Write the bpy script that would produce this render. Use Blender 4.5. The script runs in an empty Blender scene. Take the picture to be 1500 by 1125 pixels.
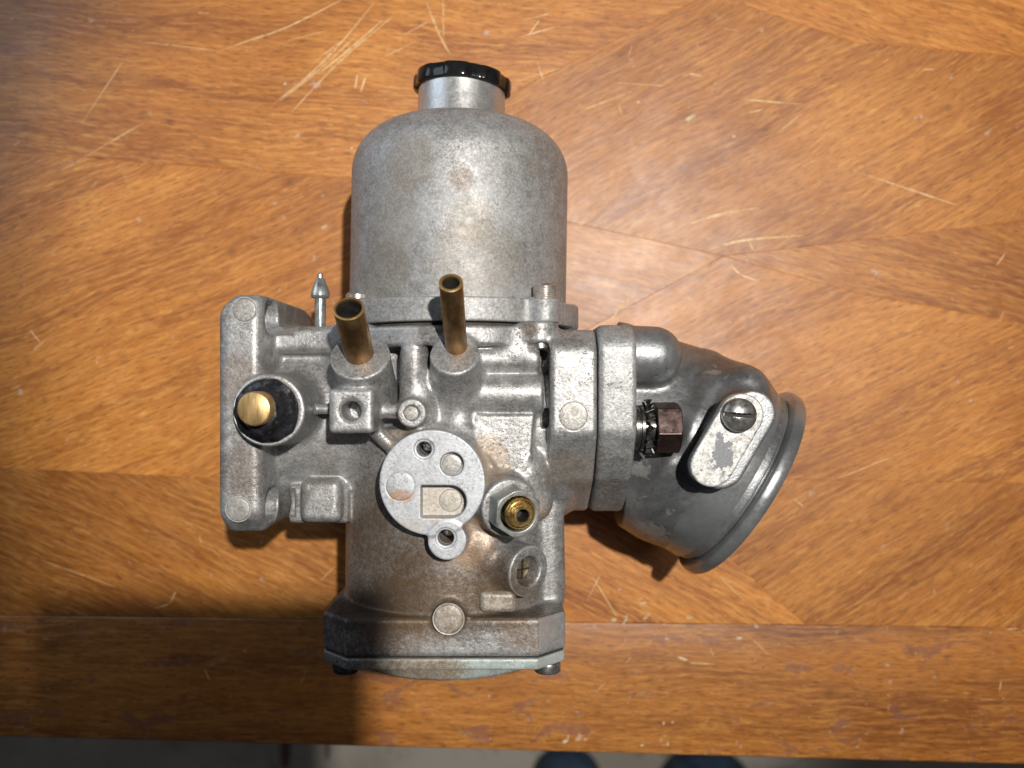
import bpy, bmesh, math, random
import numpy as np
from mathutils import Vector, Matrix

# ------------------------------------------------------------------ camera
H, F = 347.0, 1250.0            # camera height over the table (mm), focal length in 1500-px units
MM = 0.001
sc = bpy.context.scene
col = sc.collection
cam_d = bpy.data.cameras.new('camera'); cam = bpy.data.objects.new('camera', cam_d); col.objects.link(cam)
cam.location = (0, 0, H*MM)
cam_d.sensor_width = 36; cam_d.lens = F/1500*36
cam_d.clip_start = 0.01; cam_d.clip_end = 50
cam_d.dof.use_dof = True; cam_d.dof.focus_distance = 0.262; cam_d.dof.aperture_fstop = 9.0
sc.camera = cam
sc.view_settings.view_transform = 'Standard'; sc.view_settings.look = 'None'
sc.view_settings.exposure = 0.0; sc.view_settings.gamma = 1.0
# ------------------------------------------------------------------ light
w = bpy.data.worlds.new("World"); sc.world = w; w.use_nodes = True
bg = w.node_tree.nodes['Background']; bg.inputs[0].default_value = (0.80, 0.88, 1.0, 1); bg.inputs[1].default_value = 0.02

def aim(o, target):
    o.rotation_euler = (Vector(target) - o.location).to_track_quat('-Z', 'Y').to_euler()

def lamp(name, kind, loc, target, power, color, **kw):
    d = bpy.data.lights.new(name, kind); o = bpy.data.objects.new(name, d); col.objects.link(o)
    o.location = [c*MM for c in loc]; aim(o, [c*MM for c in target])
    d.energy = power; d.color = color
    for k, v in kw.items(): setattr(d, k, v)
    return o
lamp('work_lamp', 'SPOT', (130, 140, 780), (70, 30, 0), 25.5, (1.0, 0.95, 0.88),
     spot_size=math.radians(42), spot_blend=0.45, shadow_soft_size=0.009)
lamp('window_light', 'AREA', (-420, 260, 260), (-20, 20, 40), 0.6, (0.72, 0.84, 1.0), shape='RECTANGLE', size=0.28, size_y=0.35)
lamp('ceiling_light', 'AREA', (330, 110, 900), (20, 0, 0), 0.7, (1.0, 0.90, 0.84), shape='RECTANGLE', size=0.30, size_y=0.42)

# ------------------------------------------------------------------ helpers
def s_(z): return (H - z)/F
def PX(px, z): return (px - 750)*s_(z)
def PY(py, z): return (562.5 - py)*s_(z)
def P(px, py, z): return (PX(px, z), PY(py, z), z)
ORG = {}
def root(name, label, cat, loc=(0, 0, 0), group=None):
    o = bpy.data.objects.new(name, None); col.objects.link(o)
    o.location = [c*MM for c in loc]; o.empty_display_size = 0.02
    o['label'] = label; o['category'] = cat
    if group: o['group'] = group
    ORG[o.name] = loc
    return o
def link(name, me, mat, parent=None, smooth=35):
    o = bpy.data.objects.new(name, me); col.objects.link(o)
    if mat is not None: me.materials.append(mat)
    if smooth is not None:
        me.polygons.foreach_set('use_smooth', [True]*len(me.polygons))
        if smooth < 180: me.set_sharp_from_angle(angle=math.radians(smooth))
    if parent is not None: o.parent = parent
    ORG[o.name] = ORG.get(parent.name, (0, 0, 0)) if parent is not None else (0, 0, 0)
    return o
def base_of(parent):
    return np.array(ORG.get(parent.name, (0, 0, 0)) if parent is not None else (0, 0, 0), float)
def mesh_from(name, verts, faces, mat, parent=None, smooth=35):
    v = (np.asarray(verts, float) - base_of(parent))*MM
    me = bpy.data.meshes.new(name); me.from_pydata([tuple(p) for p in v], [], [tuple(f) for f in faces])
    bm = bmesh.new(); bm.from_mesh(me)
    bmesh.ops.recalc_face_normals(bm, faces=bm.faces); bm.to_mesh(me); bm.free()
    me.update()
    return link(name, me, mat, parent, smooth)
def unit(v):
    v = np.array(v, float); return v/np.linalg.norm(v)
def frame(u, up=(0, 1, 0)):
    u = unit(u); a = np.cross(np.array(up, float), u)
    if np.linalg.norm(a) < 1e-4: a = np.cross((1, 0, 0), u)
    a = unit(a); b = np.cross(u, a)
    return a, b, u
def lathe(name, o, u, prof, mat, parent, n=64, smooth=35, up=(0, 1, 0), rfun=None):
    a, b, u = frame(u, up); o = np.array(o, float)
    V, Fc, rings = [], [], []
    for (r, t) in prof:
        if r <= 1e-6:
            rings.append([len(V)]); V.append(o + u*t)
        else:
            ids = []
            for i in range(n):
                th = 2*math.pi*i/n
                rr = r if rfun is None else r*rfun(th, r, t)
                ids.append(len(V)); V.append(o + u*t + (a*math.cos(th) + b*math.sin(th))*rr)
            rings.append(ids)
    for A, B in zip(rings[:-1], rings[1:]):
        if len(A) == 1 and len(B) == 1: continue
        for i in range(n):
            j = (i+1) % n
            if len(A) == 1: Fc.append((A[0], B[i], B[j]))
            elif len(B) == 1: Fc.append((A[i], A[j], B[0]))
            else: Fc.append((A[i], A[j], B[j], B[i]))
    return mesh_from(name, V, Fc, mat, parent, smooth)

# ------------------------------------------------------------------ signed distance modelling
f4 = np.float32
class Field:
    def __init__(s, lo, hi, h):
        s.lo = np.array(lo, float); s.h = h
        s.n = [int(math.ceil((hi[i]-lo[i])/h))+1 for i in range(3)]
        s.D = np.full(s.n, 6.0, f4)
    def blk(s, lo, hi):
        i0 = [max(0, int((lo[i]-s.lo[i])/s.h)) for i in range(3)]
        i1 = [min(s.n[i], int((hi[i]-s.lo[i])/s.h)+2) for i in range(3)]
        sl = tuple(slice(a, max(a, b)) for a, b in zip(i0, i1))
        ax = [((np.arange(a, max(a, b))*s.h + s.lo[i]).astype(f4)) for i, (a, b) in enumerate(zip(i0, i1))]
        return sl, ax[0][:, None, None], ax[1][None, :, None], ax[2][None, None, :]
    def _do(s, prim, k, mode):
        f, lo, hi = prim; m = max(k, 0.01) + 3*s.h + (1.5 if mode != 'int' else 0)
        if mode == 'int': sl, X, Y, Z = s.blk(s.lo, s.lo + np.array(s.n)*s.h)
        else: sl, X, Y, Z = s.blk([c-m for c in lo], [c+m for c in hi])
        a = s.D[sl]
        if a.size == 0: return s
        b = f(X, Y, Z).astype(f4)
        if mode != 'add': a = -a
        if mode == 'int': b = -b
        if mode == 'sub': b = b
        # add: min(a,b); sub: -min(-a, b); int: -min(-a,-b)
        if k > 0:
            hh = np.maximum(k - np.abs(a-b), 0)/k
            r = np.minimum(a, b) - hh*hh*k*0.25
        else: r = np.minimum(a, b)
        s.D[sl] = r if mode == 'add' else -r
        return s
    def add(s, p, k=0.0): return s._do(p, k, 'add')
    def sub(s, p, k=0.0): return s._do(p, k, 'sub')
    def inter(s, p, k=0.0): return s._do(p, k, 'int')
    def mesh(s, name, mat, parent, smooth=180):
        import openvdb
        D = s.D
        for ax in range(3):
            sl = [slice(None)]*3
            for e in (0, -1):
                sl[ax] = e; D[tuple(sl)] = np.maximum(D[tuple(sl)], s.h*0.5)
        np.clip(D, -3*s.h, 3*s.h, out=D)
        g = openvdb.FloatGrid(background=3*s.h); g.copyFromArray(D)
        p, q = g.convertToQuads(isovalue=0.0)
        p = np.asarray(p, float); q = np.asarray(q, np.int64)
        A, B, C_ = p[q[:, 0]], p[q[:, 1]], p[q[:, 2]]
        vol = np.einsum('ij,ij->i', A, np.cross(B, C_)).sum()
        if vol < 0: q = q[:, ::-1]
        v = (p*s.h + s.lo - base_of(parent))*MM
        me = bpy.data.meshes.new(name)
        me.vertices.add(len(v)); me.vertices.foreach_set('co', v.astype(f4).ravel())
        me.loops.add(len(q)*4); me.loops.foreach_set('vertex_index', q.astype(np.int32).ravel())
        me.polygons.add(len(q)); me.polygons.foreach_set('loop_start', np.arange(0, len(q)*4, 4, dtype=np.int32))
        me.update(calc_edges=True); me.validate()
        s.D = None
        return link(name, me, mat, parent, smooth)

def q2(a, b, r):
    if r <= 0: return np.maximum(a, b)
    a = a + r; b = b + r
    return np.minimum(np.maximum(a, b), 0) + np.sqrt(np.maximum(a, 0)**2 + np.maximum(b, 0)**2) - r
def sph(c, r):
    return (lambda X, Y, Z: np.sqrt((X-c[0])**2 + (Y-c[1])**2 + (Z-c[2])**2) - r, [x-r for x in c], [x+r for x in c])
def cap(a, b, ra, rb=None):
    rb = ra if rb is None else rb; a = np.array(a, float); b = np.array(b, float); d = b-a; L2 = float(d@d)
    def f(X, Y, Z):
        t = np.clip(((X-a[0])*d[0] + (Y-a[1])*d[1] + (Z-a[2])*d[2])/L2, 0, 1)
        return np.sqrt((X-a[0]-t*d[0])**2 + (Y-a[1]-t*d[1])**2 + (Z-a[2]-t*d[2])**2) - (ra + (rb-ra)*t)
    R = max(ra, rb); return f, np.minimum(a, b)-R, np.maximum(a, b)+R
def cyl(a, b, ra, rb=None, rr=0.0):
    rb = ra if rb is None else rb; a = np.array(a, float); b = np.array(b, float); d = b-a; L = float(np.linalg.norm(d)); u = d/L
    def f(X, Y, Z):
        t = (X-a[0])*u[0] + (Y-a[1])*u[1] + (Z-a[2])*u[2]
        r2 = (X-a[0])**2 + (Y-a[1])**2 + (Z-a[2])**2 - t*t
        rad = np.sqrt(np.maximum(r2, 0)) - (ra + (rb-ra)*np.clip(t/L, 0, 1))
        return q2(rad, np.abs(t-L/2)-L/2, rr)
    R = max(ra, rb); return f, np.minimum(a, b)-R, np.maximum(a, b)+R
def box(lo, hi, r=0.0, ang=0.0):
    c = [(l+h)/2 for l, h in zip(lo, hi)]; e = [(h-l)/2 for l, h in zip(lo, hi)]; ca, sa = math.cos(ang), math.sin(ang)
    def f(X, Y, Z):
        x, y = (X-c[0]), (Y-c[1])
        if ang: x, y = x*ca + y*sa, -x*sa + y*ca
        qx, qy, qz = np.abs(x)-e[0]+r, np.abs(y)-e[1]+r, np.abs(Z-c[2])-e[2]+r
        return np.sqrt(np.maximum(qx, 0)**2 + np.maximum(qy, 0)**2 + np.maximum(qz, 0)**2) + np.minimum(np.maximum(np.maximum(qx, qy), qz), 0) - r
    if ang:
        m = math.hypot(e[0], e[1]); return f, (c[0]-m, c[1]-m, lo[2]), (c[0]+m, c[1]+m, hi[2])
    return f, lo, hi
def prism(poly, axis, a0, a1, r=0.0, rc=0.0):
    """polygon in the two other axes (order x<y<z), extruded along axis; rc rounds its corners, r rounds the rim"""
    Pn = [np.array(p, float) for p in poly]; oth = [i for i in range(3) if i != axis]
    def f(X, Y, Z):
        C = (X, Y, Z); U, W_ = C[oth[0]], C[oth[1]]
        U, W_ = np.broadcast_arrays(U, W_)
        d = np.full(U.shape, 1e9, f4); s = np.ones(U.shape, bool)
        n = len(Pn)
        ar = sum(Pn[i][0]*Pn[(i+1) % n][1] - Pn[(i+1) % n][0]*Pn[i][1] for i in range(n))
        for i in range(n):
            p, q = Pn[i], Pn[i-1]; e = q-p
            wx, wy = U-p[0], W_-p[1]
            t = np.clip((wx*e[0]+wy*e[1])/(e@e), 0, 1)
            d = np.minimum(d, (wx-e[0]*t)**2 + (wy-e[1]*t)**2)
            c1 = W_ >= p[1]; c2 = W_ < q[1]; c3 = e[0]*wy > e[1]*wx
            s ^= (c1 & c2 & c3) | (~c1 & ~c2 & ~c3)
        d2 = np.where(s, 1, -1)*np.sqrt(d) - rc
        return q2(d2, np.abs(C[axis]-(a0+a1)/2)-(a1-a0)/2, r)
    lo = [0, 0, 0]; hi = [0, 0, 0]
    for k, i in enumerate(oth):
        lo[i] = min(p[k] for p in Pn)-rc; hi[i] = max(p[k] for p in Pn)+rc
    lo[axis], hi[axis] = a0, a1
    return f, lo, hi
def hexa(c, u, up, af, t0, t1, ch=0.6):
    """hexagonal prism along u with chamfered corners; a corner points along 'up'"""
    a, b, u = frame(u, up); c = np.array(c, float)
    def f(X, Y, Z):
        x, y, z = X-c[0], Y-c[1], Z-c[2]
        A = x*a[0]+y*a[1]+z*a[2]; B = x*b[0]+y*b[1]+z*b[2]; T = x*u[0]+y*u[1]+z*u[2]
        d = np.abs(A)
        for k in (60, 120):
            d = np.maximum(d, np.abs(A*math.cos(math.radians(k)) + B*math.sin(math.radians(k))))
        d = d - af/2
        rad = np.sqrt(A*A+B*B)
        tt = np.abs(T-(t0+t1)/2)-(t1-t0)/2
        cone = (rad - af/2*1.02)*0.5 + (T - t1)*0.86
        return np.maximum(q2(d, tt, 0.15), cone)
    R = af*0.6; A0, A1 = c+u*t0, c+u*t1
    return f, np.minimum(A0, A1)-R, np.maximum(A0, A1)+R

# ------------------------------------------------------------------ materials
class NT:
    def __init__(s, name):
        s.m = bpy.data.materials.new(name); s.m.use_nodes = True; s.t = s.m.node_tree
        s.b = s.t.nodes['Principled BSDF']; s.c = s.t.nodes.new('ShaderNodeTexCoord')
    def n(s, typ, **kw):
        nd = s.t.nodes.new(typ)
        for k, v in kw.items(): setattr(nd, k, v)
        return nd
    def l(s, a, b): s.t.links.new(a, b)
    def setv(s, sock, v):
        if hasattr(v, 'is_output') or hasattr(v, 'links'): s.l(v, sock)
        else: sock.default_value = v
    def mapping(s, scale=(1, 1, 1), loc=(0, 0, 0), rot=(0, 0, 0), src=None):
        m = s.n('ShaderNodeMapping'); m.inputs['Scale'].default_value = scale; m.inputs['Location'].default_value = loc
        m.inputs['Rotation'].default_value = rot; s.l(src or s.c.outputs['Object'], m.inputs[0]); return m.outputs[0]
    def noise(s, scale, detail=4, rough=0.55, dist=0.0, vec=None, col=False):
        n = s.n('ShaderNodeTexNoise'); n.inputs['Scale'].default_value = scale; n.inputs['Detail'].default_value = detail
        n.inputs['Roughness'].default_value = rough; n.inputs['Distortion'].default_value = dist
        s.l(vec or s.c.outputs['Object'], n.inputs['Vector']); return n.outputs['Color' if col else 'Fac']
    def ramp(s, fac, a, b, lo=0.0, hi=1.0):
        m = s.n('ShaderNodeMapRange', interpolation_type='SMOOTHSTEP'); s.l(fac, m.inputs[0])
        m.inputs[1].default_value = a; m.inputs[2].default_value = b; m.inputs[3].default_value = lo; m.inputs[4].default_value = hi
        return m.outputs[0]
    def mix(s, fac, a, b, mode='MIX'):
        m = s.n('ShaderNodeMix', data_type='RGBA', blend_type=mode)
        s.setv(m.inputs[0], fac)
        for sock, v in ((m.inputs[6], a), (m.inputs[7], b)):
            if isinstance(v, tuple): sock.default_value = v if len(v) == 4 else (*v, 1)
            else: s.l(v, sock)
        return m.outputs[2]
    def math(s, op, a, b=0.0, c=None):
        m = s.n('ShaderNodeMath', operation=op); s.setv(m.inputs[0], a); s.setv(m.inputs[1], b)
        if c is not None: s.setv(m.inputs[2], c)
        return m.outputs[0]
    def blob(s, c, r, soft=0.5, squash=(1, 1, 1)):
        v = s.mapping(scale=squash, loc=tuple(-ci*MM*q for ci, q in zip(c, squash)))
        ln = s.n('ShaderNodeVectorMath', operation='LENGTH'); s.l(v, ln.inputs[0])
        return s.ramp(ln.outputs['Value'], r*MM*(1-soft), r*MM, 1.0, 0.0)
    def bump(s, hgt, strength=0.3, dist=0.0003, prev=None):
        b = s.n('ShaderNodeBump'); b.inputs['Strength'].default_value = strength; b.inputs['Distance'].default_value = dist
        s.l(hgt, b.inputs['Height'])
        if prev is not None: s.l(prev, b.inputs['Normal'])
        return b.outputs[0]
    def out(s, color=None, rough=None, metal=None, normal=None, **kw):
        I = s.b.inputs
        if color is not None:
            if isinstance(color, tuple): I['Base Color'].default_value = (*color[:3], 1)
            else: s.l(color, I['Base Color'])
        if rough is not None: s.setv(I['Roughness'], rough)
        if metal is not None: s.setv(I['Metallic'], metal)
        if normal is not None: s.l(normal, I['Normal'])
        for k, v in kw.items(): s.setv(I[k.replace('_', ' ')], v)
        return s.m

RO = (-20.0, -10.0, 0.0)        # base of the carburettor
def rel(p): return tuple(a-b for a, b in zip(p, RO))

def cast_metal(name, hi=(0.42, 0.425, 0.43), lo=(0.25, 0.25, 0.245), dirt=(), speck=0.9, metal=0.58, r0=0.37, r1=0.56, bump=0.5, seed=0.0, grain=(1, 1, 1)):
    t = NT(name)
    v = t.mapping(loc=(seed, seed*1.7, 0), scale=grain)
    big = t.noise(45, 4, 0.6, 0.3, v); mid = t.noise(260, 5, 0.65, 0.0, v); fine = t.noise(1100, 3, 0.6, 0.0, v); pit = t.noise(1900, 2, 0.5, 0.0, v)
    c = t.mix(t.ramp(t.math('ADD', t.math('MULTIPLY', big, 0.55), t.math('MULTIPLY', mid, 0.45)), 0.36, 0.62), lo, hi)
    c = t.mix(t.ramp(fine, 0.40, 0.66, 0.0, 0.35), c, (0.70, 0.71, 0.72))
    c = t.mix(t.ramp(pit, 0.58, 0.70, 0.0, 0.55), c, (0.16, 0.15, 0.14))
    # grime specks, denser where the large noise is high
    sp = t.math('MULTIPLY', t.ramp(t.noise(1000, 6, 0.78, 0.2, v), 0.50, 0.62), t.ramp(t.noise(70, 3, 0.6, 0.5, v), 0.40, 0.66))
    c = t.mix(t.math('MULTIPLY', sp, speck), c, (0.13, 0.095, 0.065))
    sp2 = t.ramp(t.noise(420, 6, 0.75, 0.6, t.mapping(loc=(3.1, 1, 2))), 0.63, 0.70, 0, speck)
    c = t.mix(sp2, c, (0.09, 0.075, 0.06))
    rough_add = t.math('MULTIPLY', sp, 0.25)
    dk = None; fleck_n = t.noise(620, 9, 0.88, 0.0, v)
    for (p, r, colr, st, sq, th) in dirt:
        m = t.blob(rel(p), r, 0.75, sq)
        nz = t.noise(820, 8, 0.82, 0.2, t.mapping(loc=(p[0]*.01, p[1]*.01, 0)))
        k = t.math('MULTIPLY', t.ramp(t.math('ADD', nz, t.math('MULTIPLY', m, 0.42)), th, th+0.24), st)
        k = t.math('MULTIPLY', k, t.ramp(m, 0.0, 0.25)); k = t.math('MULTIPLY', k, t.ramp(fleck_n, 0.40, 0.60, 0.45, 1.0))
        c = t.mix(k, c, colr)
        dk = k if dk is None else t.math('MAXIMUM', dk, k)
    geo = t.n('ShaderNodeNewGeometry'); c = t.mix(t.ramp(geo.outputs['Pointiness'], 0.515, 0.56, 0, 0.35), c, (0.68, 0.69, 0.70))
    mt = metal if dk is None else t.math('MULTIPLY', t.math('SUBTRACT', 1.0, t.math('MULTIPLY', dk, 0.75)), metal)
    n = t.bump(mid, bump*0.9, 0.0004); n = t.bump(fine, bump, 0.00018, n); n = t.bump(pit, bump*0.8, 0.0001, n)
    rg = t.math('ADD', t.ramp(mid, 0.3, 0.7, r0, r1), rough_add)
    return t.out(c, rg, mt, n)

BROWN = (0.15, 0.085, 0.04); TAN = (0.36, 0.26, 0.165); BLK = (0.05, 0.04, 0.035); OIL = (0.10, 0.06, 0.03)
M = {}
M['body'] = cast_metal('cast_aluminium_body', dirt=[
    (P(640, 860, 86), 24, (0.125, 0.08, 0.045), 0.95, (0.7, 1, 0.8), 0.60),
    (P(560, 840, 80), 26, OIL, 0.9, (1, 0.7, 0.7), 0.60),
    (P(690, 790, 86), 15, (0.38, 0.23, 0.12), 0.7, (1, 1, 1), 0.62),
    (P(715, 690, 84), 13, TAN, 0.75, (1.3, 0.8, 1), 0.55),
    (P(590, 640, 84), 9, TAN, 0.5, (1, 1, 1), 0.62),
    (P(780, 760, 84), 12, (0.45, 0.31, 0.19), 0.6, (1, 1, 1), 0.62),
    (P(530, 895, 84), 9, BLK, 0.9, (0.7, 1.3, 0.5), 0.52), (P(590, 912, 86), 8, OIL, 0.85, (0.6, 1.6, 0.5), 0.56), (P(720, 906, 86), 9, BLK, 0.8, (0.6, 1.8, 0.5), 0.56), (P(800, 885, 80), 8, BLK, 0.8, (1, 1, 0.5), 0.54), (P(725, 830, 80), 8, BLK, 0.7, (1, 0.8, 0.5), 0.56),
    (P(780, 920, 88), 15, BROWN, 0.8, (0.8, 1.2, 1), 0.62),
    (P(505, 930, 80), 17, BLK, 1.0, (0.7, 1, 0.6), 0.48),
    (P(600, 930, 88), 15, BROWN, 0.6, (0.6, 1.5, 1), 0.66),
    (P(410, 580, 84), 20, (0.10, 0.08, 0.06), 0.6, (1, 1, 1), 0.66),
    (P(350, 560, 88), 11, BROWN, 0.6, (1.3, 0.6, 1), 0.64),
    (P(355, 690, 88), 12, BROWN, 0.5, (1.2, 0.7, 1), 0.66),
    (P(470, 680, 80), 18, (0.13, 0.10, 0.075), 0.6, (1, 1.2, 1), 0.66),
    (P(630, 485, 90), 6, BLK, 0.85, (1, 1, 0.5), 0.55),
    (P(775, 480, 88), 5, OIL, 0.8, (1, 1, 0.5), 0.60),
    (P(840, 690, 80), 14, (0.22, 0.16, 0.10), 0.6, (1, 1, 1), 0.60),
    (P(735, 850, 82), 13, OIL, 0.8, (1, 1, 0.7), 0.55),
    (P(660, 880, 84), 26, (0.115, 0.075, 0.04), 0.9, (0.5, 2.2, 0.8), 0.56), (P(540, 760, 76), 16, (0.12, 0.08, 0.05), 0.8, (1.2, 0.6, 0.6), 0.62),
    (P(625, 520, 86), 5, BLK, 0.7, (1, 0.7, 0.6), 0.60), (P(605, 545, 88), 5, BLK, 0.6, (1.2, 0.6, 0.6), 0.62), (P(675, 515, 92), 6, (0.25, 0.16, 0.09), 0.6, (1, 1, 1), 0.60),
])
M['bell'] = cast_metal('bell_aluminium', hi=(0.41, 0.415, 0.42), lo=(0.28, 0.28, 0.275), r0=0.50, r1=0.66, bump=0.3, seed=2.3, speck=0.45, metal=0.55, dirt=[
    (P(600, 235, 84), 12, (0.20, 0.15, 0.09), 0.55, (1, 0.8, 0.6), 0.58),
    (P(677, 262, 87), 6, (0.20, 0.13, 0.08), 0.6, (1, 1, 0.6), 0.60),
    (P(575, 320, 82), 18, (0.22, 0.18, 0.13), 0.5, (1.3, 0.6, 0.6), 0.62),
    (P(790, 240, 80), 8, (0.20, 0.15, 0.10), 0.4, (1, 1, 0.6), 0.62),
    (P(700, 380, 87), 20, (0.24, 0.20, 0.15), 0.5, (0.8, 1, 0.6), 0.62), (P(560, 400, 80), 16, (0.20, 0.17, 0.12), 0.5, (1, 1, 0.6), 0.60), (P(690, 320, 87), 12, (0.26, 0.22, 0.16), 0.5, (1, 1, 0.6), 0.60)])
M['neck'] = cast_metal('neck_aluminium', hi=(0.60, 0.60, 0.59), lo=(0.50, 0.50, 0.49), r0=0.30, r1=0.42, bump=0.06, seed=4.1, speck=0.12, metal=0.75)
M['pad'] = cast_metal('machined_pad_aluminium', hi=(0.50, 0.53, 0.57), lo=(0.37, 0.385, 0.41), r0=0.42, r1=0.60, bump=0.22, seed=7.7, speck=0.35, metal=0.45, dirt=[
    (P(588, 727, 95), 4.6, (0.38, 0.18, 0.06), 0.85, (0.8, 1.5, 1), 0.58),
    (P(640, 740, 93), 9, (0.52, 0.38, 0.24), 0.5, (1, 1, 1), 0.64),
    (P(600, 775, 95), 7, (0.40, 0.33, 0.24), 0.5, (1, 1, 1), 0.64)])
M['pad_floor'] = cast_metal('pad_recess_aluminium', hi=(0.52, 0.48, 0.41), lo=(0.36, 0.32, 0.26), r0=0.5, r1=0.65, bump=0.25, seed=1.7, speck=0.2, metal=0.3, dirt=[
    (P(632, 735, 93), 5, (0.60, 0.38, 0.20), 0.7, (1, 1, 1), 0.55)])
M['horn_flange'] = cast_metal('horn_flange_aluminium', hi=(0.40, 0.41, 0.41), lo=(0.22, 0.225, 0.225), r0=0.42, r1=0.6, bump=0.8, seed=5.5, speck=0.8, metal=0.42, dirt=[
    (P(885, 720, 70), 16, (0.10, 0.10, 0.10), 0.8, (1, 0.7, 0.6), 0.50)])
M['zinc'] = cast_metal('zinc_cover', hi=(0.42, 0.49, 0.47), lo=(0.30, 0.36, 0.35), r0=0.45, r1=0.6, bump=0.15, seed=6.6, speck=0.35, metal=0.4, dirt=[
    (P(600, 975, 84), 15, (0.17, 0.10, 0.04), 0.95, (0.6, 1.6, 0.7), 0.50), (P(505, 975, 75), 15, BLK, 1.0, (0.8, 0.8, 0.6), 0.45)])

def paint(name, base=(0.25, 0.26, 0.27), chips=()):
    t = NT(name)
    big = t.noise(60, 4, 0.6, 0.4); mid = t.noise(420, 5, 0.7)
    c = t.mix(t.ramp(big, 0.35, 0.65), tuple(x*0.75 for x in base), tuple(x*1.35 for x in base))
    c = t.mix(t.ramp(t.noise(130, 4, 0.7, 1.0, t.mapping(loc=(2, 5, 1))), 0.56, 0.72, 0, 0.35), c, (0.26, 0.22, 0.16))
    c = t.mix(t.ramp(t.noise(1000, 6, 0.8), 0.52, 0.66, 0, 0.5), c, (0.34, 0.34, 0.32))
    c = t.mix(t.ramp(t.noise(850, 6, 0.8, 0, t.mapping(loc=(6, 2, 1))), 0.54, 0.66, 0, 0.5), c, (0.05, 0.045, 0.04))
    chip = None
    for (p, r, sq, th) in chips:
        m = t.blob(rel(p), r, 0.9, sq)
        k = t.ramp(t.math('ADD', t.noise(620, 7, 0.75, 0.3), t.math('MULTIPLY', m, 0.35)), th, th+0.05)
        k = t.math('MULTIPLY', k, t.ramp(m, 0, 0.05))
        chip = k if chip is None else t.math('MAXIMUM', chip, k)
    rare = t.ramp(t.noise(170, 7, 0.72, 0.5, t.mapping(loc=(8, 1, 3))), 0.61, 0.66)
    chip = rare if chip is None else t.math('MAXIMUM', chip, rare)
    c = t.mix(t.math('MULTIPLY', chip, 0.6), c, (0.44, 0.44, 0.41))
    n = t.bump(mid, 0.35, 0.0004); n = t.bump(t.noise(1300, 3), 0.35, 0.00015, n); n = t.bump(chip, -0.4, 0.00015, n)
    return t.out(c, t.ramp(mid, 0.3, 0.7, 0.34, 0.50), t.ramp(chip, 0, 1, 0.7, 0.6), n)
M['paint'] = paint('worn_dark_grey_paint', chips=[
    (P(965, 555, 75), 5, (1, 1.6, 1), 0.70), (P(930, 690, 70), 7, (0.6, 1.4, 1), 0.70), (P(1040, 745, 72), 7, (0.7, 1.2, 1), 0.72),
    (P(955, 775, 60), 9, (0.7, 0.7, 1), 0.72), (P(1045, 545, 65), 4, (0.7, 1.8, 1), 0.70)])
M['rim'] = NT('dark_grey_rim')
def _rim(t):
    m = t.noise(700, 4, 0.6); b = t.noise(40, 3, 0.6)
    return t.out(t.mix(t.ramp(b, 0.3, 0.7), (0.20, 0.21, 0.22), (0.36, 0.375, 0.385)), t.ramp(m, 0.3, 0.7, 0.24, 0.38), 0.6, t.bump(m, 0.12, 0.0002))
M['rim'] = _rim(M['rim'])
def _worn(t):     # bare silver with a patch of grey paint left in the middle
    m = t.noise(520, 6, 0.72, 0.3); f = t.noise(1500, 3, 0.6)
    c = t.mix(t.ramp(m, 0.36, 0.6), (0.30, 0.30, 0.29), (0.62, 0.62, 0.60))
    c = t.mix(t.ramp(t.noise(330, 5, 0.7, 0.2, t.mapping(loc=(1, 4, 0))), 0.60, 0.68, 0, 0.6), c, (0.34, 0.28, 0.17))
    edge = t.noise(480, 3, 0.6, 0.2)
    a = t.blob(rel(P(1060, 668, 90)), 6.2, 0.95, (1.25, 0.72, 0.5)); a2 = t.blob(rel(P(1111, 655, 90)), 5.0, 0.95, (1.3, 0.5, 0.5))
    k = t.ramp(t.math('ADD', t.math('MULTIPLY', t.math('MAXIMUM', a, a2), 0.75), t.math('MULTIPLY', edge, 1.5)), 1.02, 1.05)
    c = t.mix(k, c, (0.20, 0.21, 0.225))
    n = t.bump(m, 0.35, 0.0003); n = t.bump(f, 0.4, 0.00015, n); n = t.bump(k, 0.3, 0.0002, n)
    return t.out(c, t.ramp(f, 0.3, 0.7, 0.45, 0.65), t.ramp(k, 0, 1, 0.4, 0.1), n)
M['worn'] = _worn(NT('worn_screw_pad'))
def metal_mat(name, a, b, r0, r1, metal=0.9, scale=500, bump=0.15, spots=None, streak=(1, 1, 1)):
    t = NT(name); v = t.mapping(scale=streak)
    m = t.noise(scale, 5, 0.65, 0.2, v); g = t.noise(scale*0.2, 3, 0.6, 0.2, v)
    c = t.mix(t.ramp(t.math('ADD', t.math('MULTIPLY', m, 0.5), t.math('MULTIPLY', g, 0.5)), 0.38, 0.6), a, b)
    if spots: c = t.mix(t.ramp(t.noise(scale*0.9, 6, 0.75, 0.3, t.mapping(loc=(3, 3, 3))), 0.56, 0.66, 0, spots[1]), c, spots[0])
    return t.out(c, t.ramp(m, 0.3, 0.7, r0, r1), metal, t.bump(m, bump, 0.0002))
M['brass_dark'] = metal_mat('aged_brass', (0.24, 0.135, 0.055), (0.42, 0.26, 0.12), 0.28, 0.42, 0.9, 300, 0.06, ((0.10, 0.06, 0.03), 0.3), (1, 1, 0.3))
M['brass'] = metal_mat('bright_brass', (0.62, 0.40, 0.13), (0.85, 0.62, 0.27), 0.20, 0.34, 0.95, 700, 0.06, ((0.35, 0.2, 0.07), 0.25))
M['lip'] = metal_mat('worn_tube_lip', (0.55, 0.33, 0.12), (0.68, 0.43, 0.18), 0.32, 0.42, 0.8, 300, 0.02)
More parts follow.
